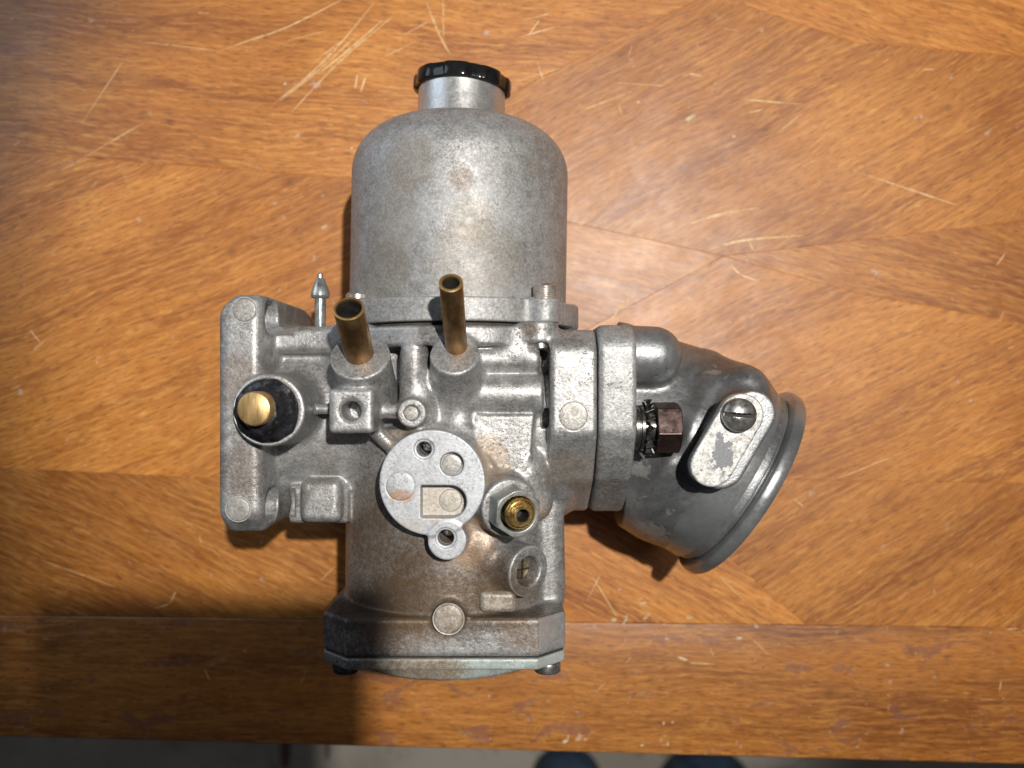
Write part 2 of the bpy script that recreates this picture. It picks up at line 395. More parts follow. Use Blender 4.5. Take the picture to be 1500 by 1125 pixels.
M['brass_flat'] = metal_mat('brushed_brass', (0.45, 0.29, 0.12), (0.66, 0.46, 0.22), 0.34, 0.5, 0.7, 900, 0.2, ((0.28, 0.18, 0.09), 0.5), (1, 0.15, 1))
M['brass_dirty'] = metal_mat('oily_brass', (0.24, 0.18, 0.09), (0.60, 0.50, 0.30), 0.18, 0.35, 0.8, 600, 0.25)
M['steel_dark'] = metal_mat('blackened_steel', (0.07, 0.07, 0.07), (0.17, 0.165, 0.155), 0.22, 0.4, 0.85, 500, 0.15)
M['steel'] = metal_mat('screw_steel', (0.26, 0.26, 0.25), (0.48, 0.48, 0.46), 0.25, 0.42, 0.85, 500, 0.15, ((0.13, 0.1, 0.07), 0.5))
M['steel_rusty'] = metal_mat('rusty_thread_steel', (0.45, 0.42, 0.38), (0.70, 0.66, 0.62), 0.25, 0.42, 0.8, 300, 0.15, ((0.24, 0.08, 0.03), 0.85))
M['bolt'] = metal_mat('brown_patina_steel', (0.045, 0.030, 0.027), (0.095, 0.062, 0.055), 0.25, 0.42, 0.75, 350, 0.25, ((0.30, 0.22, 0.20), 0.3))
M['nut'] = metal_mat('greenish_plated_steel', (0.23, 0.245, 0.23), (0.34, 0.36, 0.34), 0.34, 0.5, 0.6, 500, 0.15, ((0.14, 0.13, 0.10), 0.4))
M['plated'] = metal_mat('blue_zinc_plating', (0.30, 0.37, 0.36), (0.62, 0.66, 0.62), 0.2, 0.36, 0.8, 250, 0.1, ((0.55, 0.36, 0.25), 0.5))
M['sealant'] = metal_mat('black_sealant', (0.006, 0.006, 0.008), (0.02, 0.02, 0.024), 0.12, 0.45, 0.0, 450, 1.0, ((0.16, 0.16, 0.16), 0.35))
M['plastic'] = metal_mat('glossy_black_plastic', (0.008, 0.008, 0.009), (0.014, 0.014, 0.015), 0.10, 0.2, 0.0, 300, 0.08)
M['hole_shade'] = metal_mat('painted_hole_shade', (0.012, 0.011, 0.010), (0.03, 0.027, 0.024), 0.6, 0.8, 0.1, 500, 0.2)  # near-black colour painted in for the shade inside holes and slots
M['gasket'] = metal_mat('dark_gasket_paper', (0.03, 0.026, 0.022), (0.07, 0.06, 0.05), 0.7, 0.85, 0.0, 500, 0.2)
M['mark'] = cast_metal('ejector_mark_aluminium', hi=(0.41, 0.40, 0.375), lo=(0.26, 0.25, 0.225), r0=0.42, r1=0.6, bump=0.3, seed=9.1, speck=0.8, metal=0.45)
M['mark_rust'] = cast_metal('stained_mark_aluminium', hi=(0.42, 0.37, 0.30), lo=(0.22, 0.165, 0.115), r0=0.45, r1=0.6, bump=0.3, seed=3.1, speck=0.95, metal=0.4)

def wood(name, c0, c1, c2, patch=None, gsc=1.0):
    t = NT(name); info = t.n('ShaderNodeObjectInfo')
    off = t.n('ShaderNodeCombineXYZ'); t.l(t.math('MULTIPLY', info.outputs['Random'], 7.0), off.inputs[0]); t.l(t.math('MULTIPLY', info.outputs['Random'], 3.0), off.inputs[1])
    ad = t.n('ShaderNodeVectorMath', operation='ADD'); t.l(t.c.outputs['Object'], ad.inputs[0]); t.l(off.outputs[0], ad.inputs[1])
    v0 = ad.outputs[0]
    warp = t.noise(14, 2, 0.5, 0, v0, True)
    wm = t.n('ShaderNodeVectorMath', operation='MULTIPLY_ADD'); t.l(warp, wm.inputs[0]); wm.inputs[1].default_value = (0.0, 0.010, 0); t.l(v0, wm.inputs[2]); v0 = wm.outputs[0]
    figure = t.noise(1, 5, 0.65, 0.6, t.mapping(scale=(7*gsc, 70*gsc, 20), src=v0))
    strk = t.noise(1, 5, 0.7, 0.0, t.mapping(scale=(60, 620, 50), src=v0))
    pore = t.noise(1, 3, 0.6, 0.0, t.mapping(scale=(190, 2300, 50), src=v0))
    c = t.mix(t.ramp(figure, 0.30, 0.68), c0, c1)
    c = t.mix(t.ramp(strk, 0.42, 0.66, 0.0, 0.7), c, c2)
    c = t.mix(t.ramp(pore, 0.50, 0.68, 0.0, 0.75), c, tuple(x*0.35 for x in c0))
    c = t.mix(t.ramp(t.noise(1, 4, 0.7, 0.0, t.mapping(scale=(120, 900, 50), loc=(4, 2, 0), src=v0)), 0.60, 0.72, 0.0, 0.6), c, tuple(min(1, x*1.6) for x in c2))
    if patch is not None:
        pk = t.ramp(t.noise(1, 3, 0.5, 0.6, t.mapping(scale=(48, 105, 40), loc=(1.3, 0.4, 0), src=v0)), 0.59, 0.625, 0, 0.55)
        rim = t.ramp(t.noise(1, 3, 0.5, 0.6, t.mapping(scale=(48, 105, 40), loc=(1.3, 0.4, 0), src=v0)), 0.575, 0.60, 0, 1)
        c = t.mix(t.math('MULTIPLY', rim, t.ramp(t.noise(400, 4, 0.7), 0.5, 0.65, 0, 0.5)), c, (0.55, 0.38, 0.18))
        c = t.mix(pk, c, patch)
    # worn pale dust spots
    ds = t.ramp(t.noise(150, 5, 0.62, 0.0, t.mapping(loc=(5, 5, 0), src=v0)), 0.655, 0.72, 0, 0.6)
    c = t.mix(ds, c, (0.62, 0.47, 0.38))
    c = t.mix(t.ramp(t.noise(11, 3, 0.5, 0.6, v0), 0.35, 0.65, 0.0, 1.0), c, t.mix(1.0, c, (0.80, 0.74, 0.66), 'MULTIPLY'))
    gm = t.n('ShaderNodeHueSaturation'); t.l(c, gm.inputs['Color']); t.l(t.ramp(info.outputs['Random'], 0, 1, 0.90, 1.10), gm.inputs['Value']); c = gm.outputs[0]
    rg = t.ramp(t.noise(60, 5, 0.7, 0, v0), 0.3, 0.7, 0.42, 0.58)
    n = t.bump(pore, -0.22, 0.0002); n = t.bump(t.noise(260, 4, 0.7, 0, v0), 0.22, 0.0004, n)
    return t.out(c, rg, 0.0, n, Coat_Weight=0.35, Coat_Roughness=0.36)
M['veneer'] = wood('oak_veneer', (0.33, 0.100, 0.012), (0.58, 0.220, 0.034), (0.74, 0.34, 0.080))
M['border'] = wood('oak_border_veneer', (0.20, 0.062, 0.010), (0.46, 0.175, 0.032), (0.58, 0.26, 0.062), patch=(0.22, 0.085, 0.060), gsc=0.8)
M['slab'] = wood('table_core_wood', (0.12, 0.05, 0.02), (0.2, 0.09, 0.035), (0.24, 0.12, 0.05))

# ------------------------------------------------------------------ floor and the person beside the table
def plane(name, x0, x1, y0, y1, z, mat, kind):
    o = mesh_from(name, [(x0, y0, z), (x1, y0, z), (x1, y1, z), (x0, y1, z)], [(0, 1, 2, 3)], mat, None, None)
    o['kind'] = kind; return o
t = NT('pale_worn_floor')
c = t.mix(t.ramp(t.noise(5, 5, 0.6), 0.35, 0.65), (0.55, 0.50, 0.42), (0.78, 0.73, 0.64))
c = t.mix(t.ramp(t.noise(22, 5, 0.7, 0.6), 0.56, 0.68, 0, 0.6), c, (0.16, 0.12, 0.10))
FLZ = -740
for (px, w_) in ((418, 9), (480, 4)):
    v = t.mapping(loc=tuple(-q*MM for q in P(px, 1098, FLZ)), scale=(1, 1, 1)); 
    v2 = t.mapping(scale=(1/(w_*0.87*MM), 1/(0.030 if w_ > 5 else 0.015), 1), src=v)
    ln = t.n('ShaderNodeVectorMath', operation='LENGTH'); t.l(v2, ln.inputs[0])
    c = t.mix(t.ramp(ln.outputs['Value'], 0.6, 1.2, 0.85, 0), c, (0.16, 0.055, 0.03))
M['floor'] = t.out(c, 0.6, 0.0)
plane('floor', -2500, 2500, -2500, 2500, FLZ, M['floor'], 'structure')

t = NT('blue_denim')
c = t.mix(t.ramp(t.noise(30, 4, 0.6), 0.3, 0.7), (0.022, 0.045, 0.095), (0.07, 0.12, 0.20))
M['denim'] = t.out(c, 0.85, 0.0, t.bump(t.noise(900, 2), 0.3, 0.0008))
fx1, fx2 = PX(835, -660), PX(1050, -650)
fy = PY(1100, -680)
Fd = Field((fx1-260, fy-520, FLZ+2), (fx2+260, fy+10, 330), 9.0)
hipx = (fx1+fx2)/2
for fx, sg in ((fx1, -1), (fx2, 1)):
    hx = hipx + sg*95
    Fd.add(cap((fx, fy-210, FLZ+95), (hx, fy-260, -260), 62, 78), 20)
    Fd.add(cap((hx, fy-260, -260), (hx, fy-330, 150), 78, 105), 40)
Fd.add(cap((hipx-70, fy-335, 190), (hipx+70, fy-335, 190), 125), 60)
pers = root('person', 'person in blue jeans and blue shoes standing on the floor beyond the near table edge', 'person', (hipx, fy-250, FLZ))
Fd.mesh('jeans', M['denim'], pers)
M['shoe'] = metal_mat('blue_shoe_fabric', (0.02, 0.045, 0.095), (0.07, 0.12, 0.19), 0.6, 0.8, 0.0, 60, 0.3)
for fx, wd in ((fx1, 46), (fx2, 66)):
    Fs = Field((fx-80, fy-300, FLZ), (fx+80, fy+20, FLZ+150), 5.0)
    Fs.add(cap((fx, fy-wd, FLZ+42), (fx, fy-130, FLZ+46), wd*0.92, wd*0.86), 5)
    Fs.add(cap((fx, fy-130, FLZ+46), (fx, fy-240, FLZ+42), 42, 40), 25)
    Fs.add(cap((fx, fy-200, FLZ+60), (fx, fy-205, FLZ+110), 46, 46), 20)
    Fs.sub(box((fx-90, fy-310, FLZ-60), (fx+90, fy+30, FLZ+3)))
    Fs.mesh('shoe', M['shoe'], pers)

# ------------------------------------------------------------------ table
tab = root('table', 'scratched varnished wooden table with veneer laid in several grain directions', 'table', (0, 150, FLZ))
TB = {}
def edge_y(px): return 1090 + (px-328)*23/843       # near edge of the table top
def tpt(px, py): return (PX(px, 0), PY(py, 0))
L0, R0 = -900, 2300
sl = [tpt(L0, edge_y(L0)), tpt(R0, edge_y(R0)), (tpt(R0, 0)[0], 620), (tpt(L0, 0)[0], 620)]
def slab(name, poly, z0, z1, mat, parent, bev=0.0, grain=0.0, seg=2):
    """a flat polygon with thickness; its local x runs along the grain"""
    cx = sum(p[0] for p in poly)/len(poly); cy = sum(p[1] for p in poly)/len(poly)
    g = math.radians(grain); cg, sg = math.cos(g), math.sin(g)
    bm = bmesh.new(); vs = []
    for (x, y) in poly:
        dx, dy = x-cx, y-cy
        vs.append(bm.verts.new(((dx*cg+dy*sg)*MM, (-dx*sg+dy*cg)*MM, z0*MM)))
    f = bm.faces.new(vs)
    r = bmesh.ops.extrude_face_region(bm, geom=[f])
    up = [e for e in r['geom'] if isinstance(e, bmesh.types.BMVert)]
    bmesh.ops.translate(bm, verts=up, vec=(0, 0, (z1-z0)*MM))
    bmesh.ops.recalc_face_normals(bm, faces=bm.faces)
    if bev > 0:
        eds = [e for e in bm.edges if all(v in up for v in e.verts)]
        bmesh.ops.bevel(bm, geom=eds, offset=bev*MM, segments=seg, affect='EDGES', profile=0.5)
    me = bpy.data.meshes.new(name); bm.to_mesh(me); bm.free()
    o = link(name, me, mat, parent, 40)
    b = base_of(parent)
    o.location = ((cx-b[0])*MM, (cy-b[1])*MM, -b[2]*MM); o.rotation_euler = (0, 0, g)
    return o
slab('table_core', sl, -22, -0.72, M['slab'], tab, 3.0, 0, 3)
def bl(px): return 907 + (px-500)*0.012           # joint between border strip and field
panels = [
    ([(L0, -2300), (1020, -2300), (1040, -10), (760, 130), (560, 265), (L0, 150)], -4),
    ([(1040, -10), (1250, 62), (R0, 150), (R0, 230), (1060, 375), (560, 265), (760, 130)], 29),
    ([(1020, -2300), (R0, -2300), (R0, 150), (1250, 62), (1040, -10)], -18),
    ([(560, 265), (1060, 375), (640, 600)], -13),
    ([(1060, 375), (R0, 230), (R0, 620), (1060+200, 430)], -14),
    ([(1060, 375), (1260, 430), (R0, 620), (R0, 720), (1000, 700), (640, 600)], 24),
    ([(1000, 700), (R0, 720), (R0, bl(R0)), (1180, bl(1180)), (1060, 810)], 33),
    ([(640, 600), (1000, 700), (1060, 810), (1180, bl(1180)), (500, bl(500))], -27),
    ([(L0, 150), (560, 265), (640, 600), (300, 700), (L0, 640)], 22),
    ([(L0, 640), (300, 700), (640, 600), (500, bl(500)), (L0, bl(L0))], -24),
    ([(L0, bl(L0)), (500, bl(500)), (1180, bl(1180)), (R0, bl(R0)), (R0, edge_y(R0)-2), (L0, edge_y(L0)-2)], -1.5)]
for i, (pl, g) in enumerate(panels):
    pts = [tpt(*p) for p in pl]
    slab('veneer_panel', pts, -0.7, 0.0, M['border'] if i == 10 else M['veneer'], tab, 0.9 if i == 10 else 0.12, g, 3 if i == 10 else 1)
for (x, y) in ((-400, 560), (520, 560), (-400, -90), (520, -110)):
    o = lathe('table_leg', (x, y, FLZ), (0, 0, 1), [(0, 0), (20, 0), (24, 8), (32, 716), (0, 716)], M['slab'], tab, 24)

# scratches in the varnish: shallow pale grooves, and stuck flecks
t = NT('scratched_bare_wood')
t.out(t.mix(t.ramp(t.noise(60, 4, 0.7), 0.35, 0.65), (0.60, 0.32, 0.11), (0.88, 0.63, 0.34)), 0.5, 0.0)
nz = t.ramp(t.noise(420, 5, 0.75), 0.34, 0.50, 0.45, 1.0); t.l(nz, t.b.inputs['Alpha'])
M['scratch'] = t.m
random.seed(5)
scr = [
    [(322, 75), (360, 61), (420, 40), (500, 0), 2.4], [(400, 153), (455, 108), (500, 62), (548, 4), 2.2], [(408, 150), (470, 100), (522, 52), 1.6],
    [(470, 105), (505, 78), (560, 30), 2.6], [(480, 106), (520, 70), (578, 22), 1.8], [(426, 166), (470, 118), (530, 60), 1.6], [(455, 95), (500, 60), 1.4],
    [(622, -4), (634, 28), (648, 60), (660, 80), 3.6], [(649, -5), (650, 60), 1.5], [(590, 52), (640, 25), 1.5], [(765, 30), (805, 20), 2.0], [(763, 54), (812, 40), 2.2], [(775, 50), (790, 30), 2],
    [(787, 90), (798, 125), 2.0], [(760, 118), (822, 100), 1.6], [(858, 160), (925, 134), 2.0], [(905, 150), (911, 168), 2.0], [(900, 121), (975, 126), 1.4],
    [(1010, 108), (1030, 112), 3], [(1092, 146), (1175, 153), 1.6], [(1010, 328), (1060, 312), (1112, 305), 2.8], [(1030, 322), (1085, 309), 1.5],
    [(1040, 365), (1090, 352), (1175, 345), 3.0], [(1096, 352), (1103, 366), 2.4], [(1071, 388), (1085, 402), (1112, 412), 3.0], [(895, 470), (910, 448), (931, 431), 3.2],
    [(895, 455), (970, 440), 1.2], [(728, 5), (735, 12), 2], [(520, 130), (524, 108), 2.4], [(528, 135), (536, 112), 3.0], [(1055, 845), (1085, 875), (1130, 912), 1.8], [(1095, 930), (1128, 960), 1.6], [(1010, 971), (1048, 973), 1.6],
    [(868, 845), (905, 905), 1.2], [(860, 880), (880, 840), 1.4], [(1040, 950), (1046, 962), 1.4], [(500, 820), (470, 850), 1.0], [(1138, 195), (1171, 170), 1.2], [(420, 60), (480, 45), 1.2], [(560, 85), (610, 60), 1.0],
    [(200, 60), (322, 75), 2.0], [(90, 250), (210, 180), 1.6], [(120, 180), (180, 90), 1.6], [(1230, 700), (1330, 660), 1.8], [(1250, 250), (1400, 300), 2.0], [(60, 820), (170, 860), 1.6]]
for _ in range(60):
    x = random.uniform(0, 1500); y = random.uniform(-20, 1060); a = random.gauss(0.5, 0.6); L = random.uniform(5, 26)
    scr.append([(x, y), (x+L*math.cos(a), y-L*math.sin(a)), random.uniform(0.7, 1.8)])
V, Fc = [], []
def smooth_line(pts, sub=5):
    out = []
    for i in range(len(pts)-1):
        p0 = pts[max(i-1, 0)]; p1 = pts[i]; p2 = pts[i+1]; p3 = pts[min(i+2, len(pts)-1)]
        for k in range(sub):
            u = k/sub
            out.append(tuple(0.5*((2*p1[j]) + (-p0[j]+p2[j])*u + (2*p0[j]-5*p1[j]+4*p2[j]-p3[j])*u*u + (-p0[j]+3*p1[j]-3*p2[j]+p3[j])*u**3) for j in range(2)))
    out.append(pts[-1]); return out
for k, sdef in enumerate(scr):
    wd = sdef[-1]; pts = smooth_line([tpt(*p) for p in sdef[:-1]])
    n = len(pts); b0 = len(V); z = 0.03 + 0.0006*k
    for i, (x, y) in enumerate(pts):
        a = pts[min(i+1, n-1)]; b = pts[max(i-1, 0)]; d = unit((a[0]-b[0], a[1]-b[1]))
        ww = wd*0.27*0.5*(math.sin(math.pi*min(max((i+0.15)/(n-0.7), 0), 1))**0.5)*random.uniform(0.6, 1.2)
        V += [(x-d[1]*ww, y+d[0]*ww, z), (x+d[1]*ww, y-d[0]*ww, z)]
    for i in range(n-1): Fc.append((b0+2*i, b0+2*i+1, b0+2*i+3, b0+2*i+2))
o = mesh_from('scratches', V, Fc, M['scratch'], tab, None); o['kind'] = 'stuff'
# small splinters and flecks lying on the table, one joined mass nobody could count
M['fleck'] = metal_mat('pale_dried_flecks', (0.50, 0.36, 0.20), (0.74, 0.62, 0.42), 0.5, 0.7, 0.0, 400, 0.3)
V, Fc = [], []
def fleck(px, py, L, W_, ang, h=0.3):
    x, y = tpt(px, py); b0 = len(V); n = 6
    ca, sa = math.cos(ang), math.sin(ang); ring = []
    for i in range(n):
        th = 2*math.pi*i/n; r = random.uniform(0.7, 1.15)
        u, v_ = L/2*math.cos(th)*r, W_/2*math.sin(th)*r; ring.append((x+u*ca-v_*sa, y+u*sa+v_*ca))
    for (u, v_) in ring: V.append((u, v_, 0.02))
    for (u, v_) in ring: V.append((x+(u-x)*0.7, y+(v_-y)*0.7, h*random.uniform(0.7, 1.1)))
    for i in range(n): j = (i+1) % n; Fc.append((b0+i, b0+j, b0+n+j, b0+n+i))
    Fc.append(tuple(b0+n+i for i in range(n)))
for a in [(898, 908, 3.2, 2.0, 0.3), (915, 910, 3.8, 1.2, 0.9), (917, 903, 2.6, 0.9, 0.4), (945, 905, 2.6, 1.4, 0.7), (950, 900, 2, 1, 0.2), (1010, 905, 4, 1.0, 0.05), (942, 884, 4, 1.0, 0.3), (937, 877, 3, 0.6, 0.1),
          (976, 936, 2, 0.8, 0.4), (1000, 965, 4.5, 1.2, -0.3), (1082, 935, 3, 1.6, 0), (832, 1080, 2.6, 1.2, 1.4), (828, 1086, 3.4, 1.4, 0.3), (846, 1084, 2.5, 1, 0), (858, 1083, 2.2, .8, 0.2), (972, 1060, 2, 0.9, 1.5), (978, 1090, 2.2, .9, 1.3), (985, 1058, 1.5, .8, 0),
          (940, 1092, 2, 1, 0), (418, 123, 1.6, 1.4, 0), (475, 333, 4, 2.0, 0.5), (515, 218, 2.5, 1.2, 0.9), (935, 150, 1.6, 1.2, 0), (1012, 172, 6, 2.2, 0.5), (1075, 200, 2, 1.6, 0)]:
    fleck(*a)
for _ in range(420):
    x = random.uniform(0, 1500); y = random.uniform(-10, edge_y(x)-6) if random.random() < 0.6 else random.uniform(900, edge_y(x)-5)
    fleck(x, y, random.uniform(0.25, 0.9), random.uniform(0.15, 0.4), random.uniform(0, 3.1), 0.1)
o = mesh_from('wood_flecks', V, Fc, M['fleck'], None, None); o['kind'] = 'stuff'; o['label'] = 'pale specks and splinters scattered over the table'; o['category'] = 'debris'

# ------------------------------------------------------------------ the photographer's phone, level above the carburettor
ph = root('phone', 'dark smartphone held level above the carburettor, shading the near left of the table', 'phone', (-11, -56, 349))
Fp = Field((-55, -150, 347), (33, 22, 360), 0.8)
Fp.add(box((-49, -144, 349.2), (27, 16, 357.4), 3.2))
Fp.mesh('phone_body', M['plastic'], ph)
Fi = Field((-13, -60, 346.5), (25, 24, 351), 0.5)
Fi.add(box((-9, -50, 347.6), (22, 13, 350), 1.1)); Fi.sub(cyl((0, 0, 340), (0, 0, 352), 4.2))
Fi.mesh('camera_island', M['steel_dark'], ph)
mesh_from('screen', [(-46, -141, 357.45), (24, -141, 357.45), (24, 13, 357.45), (-46, 13, 357.45)], [(0, 1, 2, 3)], M['plastic'], ph, None)

# ------------------------------------------------------------------ carburettor
carb = root('carburettor', 'worn grey aluminium carburettor lying on its side on the wooden table', 'carburettor', RO)
BX, BZ = -21.3, 50.0            # float bowl axis
DX = PX(671, 50)                # dashpot axis x
# ---- body casting
B = Field((-91, -86, 0), (28, 27, 99), 0.42)
B.add(cyl((-36, -13, 47), (20, -13, 47), 33.0, 33.0, 3))
B.add(((lambda X, Y, Z: np.maximum((np.sqrt(((Y+13)/33.0)**2 + ((Z-47)/27.0)**2)-1)*28, np.abs(X+58)-25)), (-83, -46, 20), (-33, 20, 74)), 5)                                        # main bore barrel
B.add(cyl((BX, -72, BZ), (BX, -14, BZ), 36, 36, 1), 3.5)                              # float bowl
B.add(box((BX-37, -4, 16), (BX+30, 14, 74), 6), 4)                                       # body under the dashpot seat
B.add(box((-80, 10, 30), (-50, PY(478, 74), 74.5), 2.5), 3.5)                                 # shelf beside the flange
B.add(cyl((DX, PY(506, 88), BZ), (DX, PY(476, 88), BZ), 39.5, 39.5, 1.2), 1.5)         # seat flange under the dashpot
for (lx, lz, r) in ((PX(790, 80), 80, 5.8), (-50, 74, 5.6), (13, 52, 6)):
    B.add(cyl((lx, PY(503, 80), lz), (lx, PY(472, 80), lz), r, r, 1.0), 5)
# bottom flange, corners cut
def flange_poly(cx, cz, hx, hz, ch, ch2=None):
    return [(cx-hx, cz-hz+ch), (cx-hx+ch, cz-hz), (cx+hx-ch, cz-hz), (cx+hx, cz-hz+ch), (cx+hx, cz+hz-ch), (cx+hx-ch, cz+hz), (cx-hx+ch, cz+hz), (cx-hx, cz+hz-ch)]
B.add(prism(flange_poly(BX, BZ, 36.8, 36.8, 8), 1, -83.0, -71.2, 1.4, 1.2), 1.4)
HOLES = []
# left mounting flange (yz outline)
LF = [(18.6, 5), (25.9, 45), (25.9, 79), (23.5, 83), (-38, 83), (-41.2, 79), (-41.2, 42), (-33, 5)]
B.add(prism(LF, 0, -89.5, PX(383, 88), 3.0, 5.0), 2.0)
for (hy, hz) in ((PY(464, 78), 78), (PY(739, 78), 77.5)):
    HOLES.append(cyl((-95, hy, hz-3.2), (-70, hy, hz-3.2), 5.6)); HOLES.append(cyl((-95, hy, hz+0.8), (-70, hy, hz+0.8), 5.4))
# right flange
RF = [(11, 9), (11, 79), (8.5, 82.2), (-13.5, 82.2), (-26.5, 72), (-37.3, 54), (-37.3, 9)]
B.add(prism(RF, 0, 11.6, 25.9, 1.5, 6.0), 2.0)
B.sub(box((0, 40, 0), (1, 41, 1)))
for (hy, hz) in ((PY(532, 77), 76.5), (PY(612, 78), 78)):
    B.sub(cyl((9, hy, hz), (16, hy, hz), 3.6))
# boss A (left, carries the sealed plug)
pa = P(393, 601, 96); B.add(cyl((pa[0], pa[1], 60), pa, 11.6, 10.7, 0.7), 2.5)

# square block
pb = P(514, 602, 97); B.add(box((pb[0]-6.6, pb[1]-6.6, 62), (pb[0]+6.6, pb[1]+6.6, 97), 1.5), 0.8)

# webs
B.add(cap((pa[0]+9, pb[1]+0.2, 83), (pb[0], pb[1]+0.2, 84), 1.6), 1.2)
B.add(cap(P(545, 602, 84), P(600, 603, 84), 2.3), 1.5)
B.add(cap(P(548, 628, 84), P(592, 672, 84), 2.4), 1.6)
# small round boss with blind recess, vertical rib above it
pc = P(603, 605, 92); B.add(cyl((pc[0], pc[1], 76), pc, 4.9, 4.3, 0.4), 1.5)
B.add(cap(P(607, 520, 84), P(606, 590, 84), 4.4), 1.6)
B.add(cap(P(622, 575, 83), P(620, 640, 83), 4.2), 2.5)
# tube bosses
TL = {}
u1 = unit((0.0, math.sin(math.radians(37)), math.cos(math.radians(37))))
c1 = np.array(P(527, 521, 93)); B.add(cyl(c1-u1*22, c1, 9.4, 8.9, 0.7), 1.5)
B.add(box((c1[0]-7.0, -6, 60), (c1[0]+7.0, 3, 79), 2), 2.0)
u2 = unit((0.0, math.sin(math.radians(35)), math.cos(math.radians(35))))
c2 = np.array(P(666, 519, 93)); B.add(cyl(c2-u2*26, c2, 8.7, 7.4, 0.9), 2.5)
B.add(cap(P(672, 600, 79), P(668, 640, 80), 6.6), 4)
# passages to the right
B.add(cyl((-14, PY(576, 80), 79.8), (9.4, PY(576, 80), 79.8), 6.2, 6.2, 0.6), 2.0)
B.add(cyl((-12, PY(526, 80), 80.4), (8.6, PY(526, 80), 80.4), 4.4, 4.2, 1.4), 1.6)
B.add(cap(P(738, 510, 82), P(768, 515, 82), 2.6), 2)
# flat step
B.add(prism([(PX(699, 84), PY(610, 84)), (PX(780, 84), PY(610, 84)), (PX(776, 84), PY(668, 84)), (PX(752, 84), PY(692, 84)), (PX(735, 84), PY(690, 84)), (PX(702, 84), PY(650, 84))], 2, 70, 84.2, 0.8, 0.5), 2.0)
# boss under the pad
pd = P(633, 707, 95); B.add(cyl((pd[0], pd[1], 74), (pd[0], pd[1], 91.2), 15.4, 15.0, 0.3), 3.0)
pt = P(655, 792, 95); B.add(cyl((pt[0], pt[1], 74), (pt[0], pt[1], 91.2), 5.6, 5.3, 0.3), 2.0)
for (px, py, r) in ((621, 658, 2.1), (653, 788, 2.3)):
    q = P(px, py, 95); HOLES.append(cyl((q[0], q[1], 80), (q[0], q[1], 93), r))
# hex nut boss and jet boss
ue = unit((0.31, -0.08, 0.94)); ce = np.array(P(755, 750, 97))
B.add(cap(P(772, 690, 78), P(780, 735, 76), 6.5), 3)
B.add(cyl(ce-ue*22, ce-ue*5, 9.6, 8.7, 0.5), 3.0)
uf = unit((0.66, -0.06, 0.75)); cf = np.array(P(774, 837, 84))
B.add(cyl(cf-uf*19, cf+uf*0.3, 8.4, 8.0, 0.5), 0.8)
# side column, ribs and pads on the bowl
B.add(cap((12.0, -42, 64), (12.6, -69, 63), 5.2), 2.5)
B.add(cap(P(712, 800, 81), P(716, 860, 80), 4.2), 4)
Rp = Field((-14, -73, 76), (6, -60, 89), 0.25); Rp.add(box((PX(703, 85), PY(897, 85), 78), (PX(756, 85), PY(866, 85), 86.2), 1.6)); Rp.mesh('raised_pad', M['mark_rust'], carb)
pg = P(657, 908, 90.6); B.add(cyl((pg[0], pg[1], 72), (pg[0], pg[1], 90.2), 4.9, 4.6, 0.4), 2.0)
# clip lug at the lower left
B.add(box((PX(422, 72), PY(767, 72), 50), (PX(510, 72), PY(713, 72), 72), 1.4), 2.5)
B.add(box((PX(438, 77), PY(767, 77), 50), (PX(499, 77), PY(703, 77), 77), 2.6), 0.8)
B.sub(box((-96, 24, -5), (-84, 36, 100), 0, math.radians(45)), 1.5)
# feet on the hidden side
B.add(cyl((BX, -60, 0.2), (BX, -60, 30), 9, 10, 1), 4); B.add(cyl((-50, 0, 0.2), (-50, 0, 30), 8, 9, 1), 4)
# flange screw holes at the bottom
q0, q1 = P(616, 711, 95), P(684, 759, 95); rr = (q0[1]-q1[1])/2
HOLES.append(box((q0[0], q1[1], 89.0), (q1[0]-rr*0.9, q0[1], 93), 0.2)); HOLES.append(cyl((q1[0]-rr*1.02, (q0[1]+q1[1])/2, 89.0), (q1[0]-rr*1.02, (q0[1]+q1[1])/2, 93), rr))
for h_ in HOLES: B.sub(h_)
B.sub(cyl((pa[0]-0.6, pa[1]-0.2, 90), (pa[0]-0.6, pa[1]-0.2, 100), 9.4))
B.sub(cyl((pb[0], pb[1], 84), (pb[0], pb[1], 99), 2.9))
B.sub(cyl((pb[0], pb[1], 96.2), (pb[0], pb[1], 98), 3.0, 4.9))
B.sub(cyl((pc[0], pc[1], 90.8), (pc[0], pc[1], 94), 2.3))
B.sub(cyl(cf-uf*8, cf+uf*2, 4.5))
B.sub(cyl(cf-uf*0.6, cf+uf*1, 4.5, 5.4))
body = B.mesh('body_casting', M['body'], carb)

# ---- machined pad with its holes and recesses
D = Field((pd[0]-18, pt[1]-8, 90), (pd[0]+18, pd[1]+18, 96), 0.22)
D.add(cyl((pd[0], pd[1], 91), (pd[0], pd[1], 95), 15.7, 15.6, 0.25)); D.add(cyl((pt[0], pt[1], 91), (pt[0], pt[1], 95), 5.8, 5.7, 0.25), 1.2)
for (px, py, r, rr) in ((621, 658, 2.2, 2.95), (653, 788, 2.4, 3.1)):
    q = P(px, py, 95); D.sub(cyl((q[0], q[1], 89), (q[0], q[1], 97), r)); D.sub(cyl((q[0], q[1], 94.6), (q[0], q[1], 97), rr))
q = P(662, 680, 95); D.sub(cyl((q[0], q[1], 92.0), (q[0], q[1], 97), 3.5))
q0, q1 = P(616, 711, 95), P(684, 759, 95); rr = (q0[1]-q1[1])/2
D.sub(box((q0[0], q1[1], 88.0), (q1[0]-rr*0.9, q0[1], 99), 0.5)); D.sub(cyl((q1[0]-rr*1.02, (q0[1]+q1[1])/2, 88.0), (q1[0]-rr*1.02, (q0[1]+q1[1])/2, 98), rr))
pad = D.mesh('mounting_pad', M['pad'], carb)
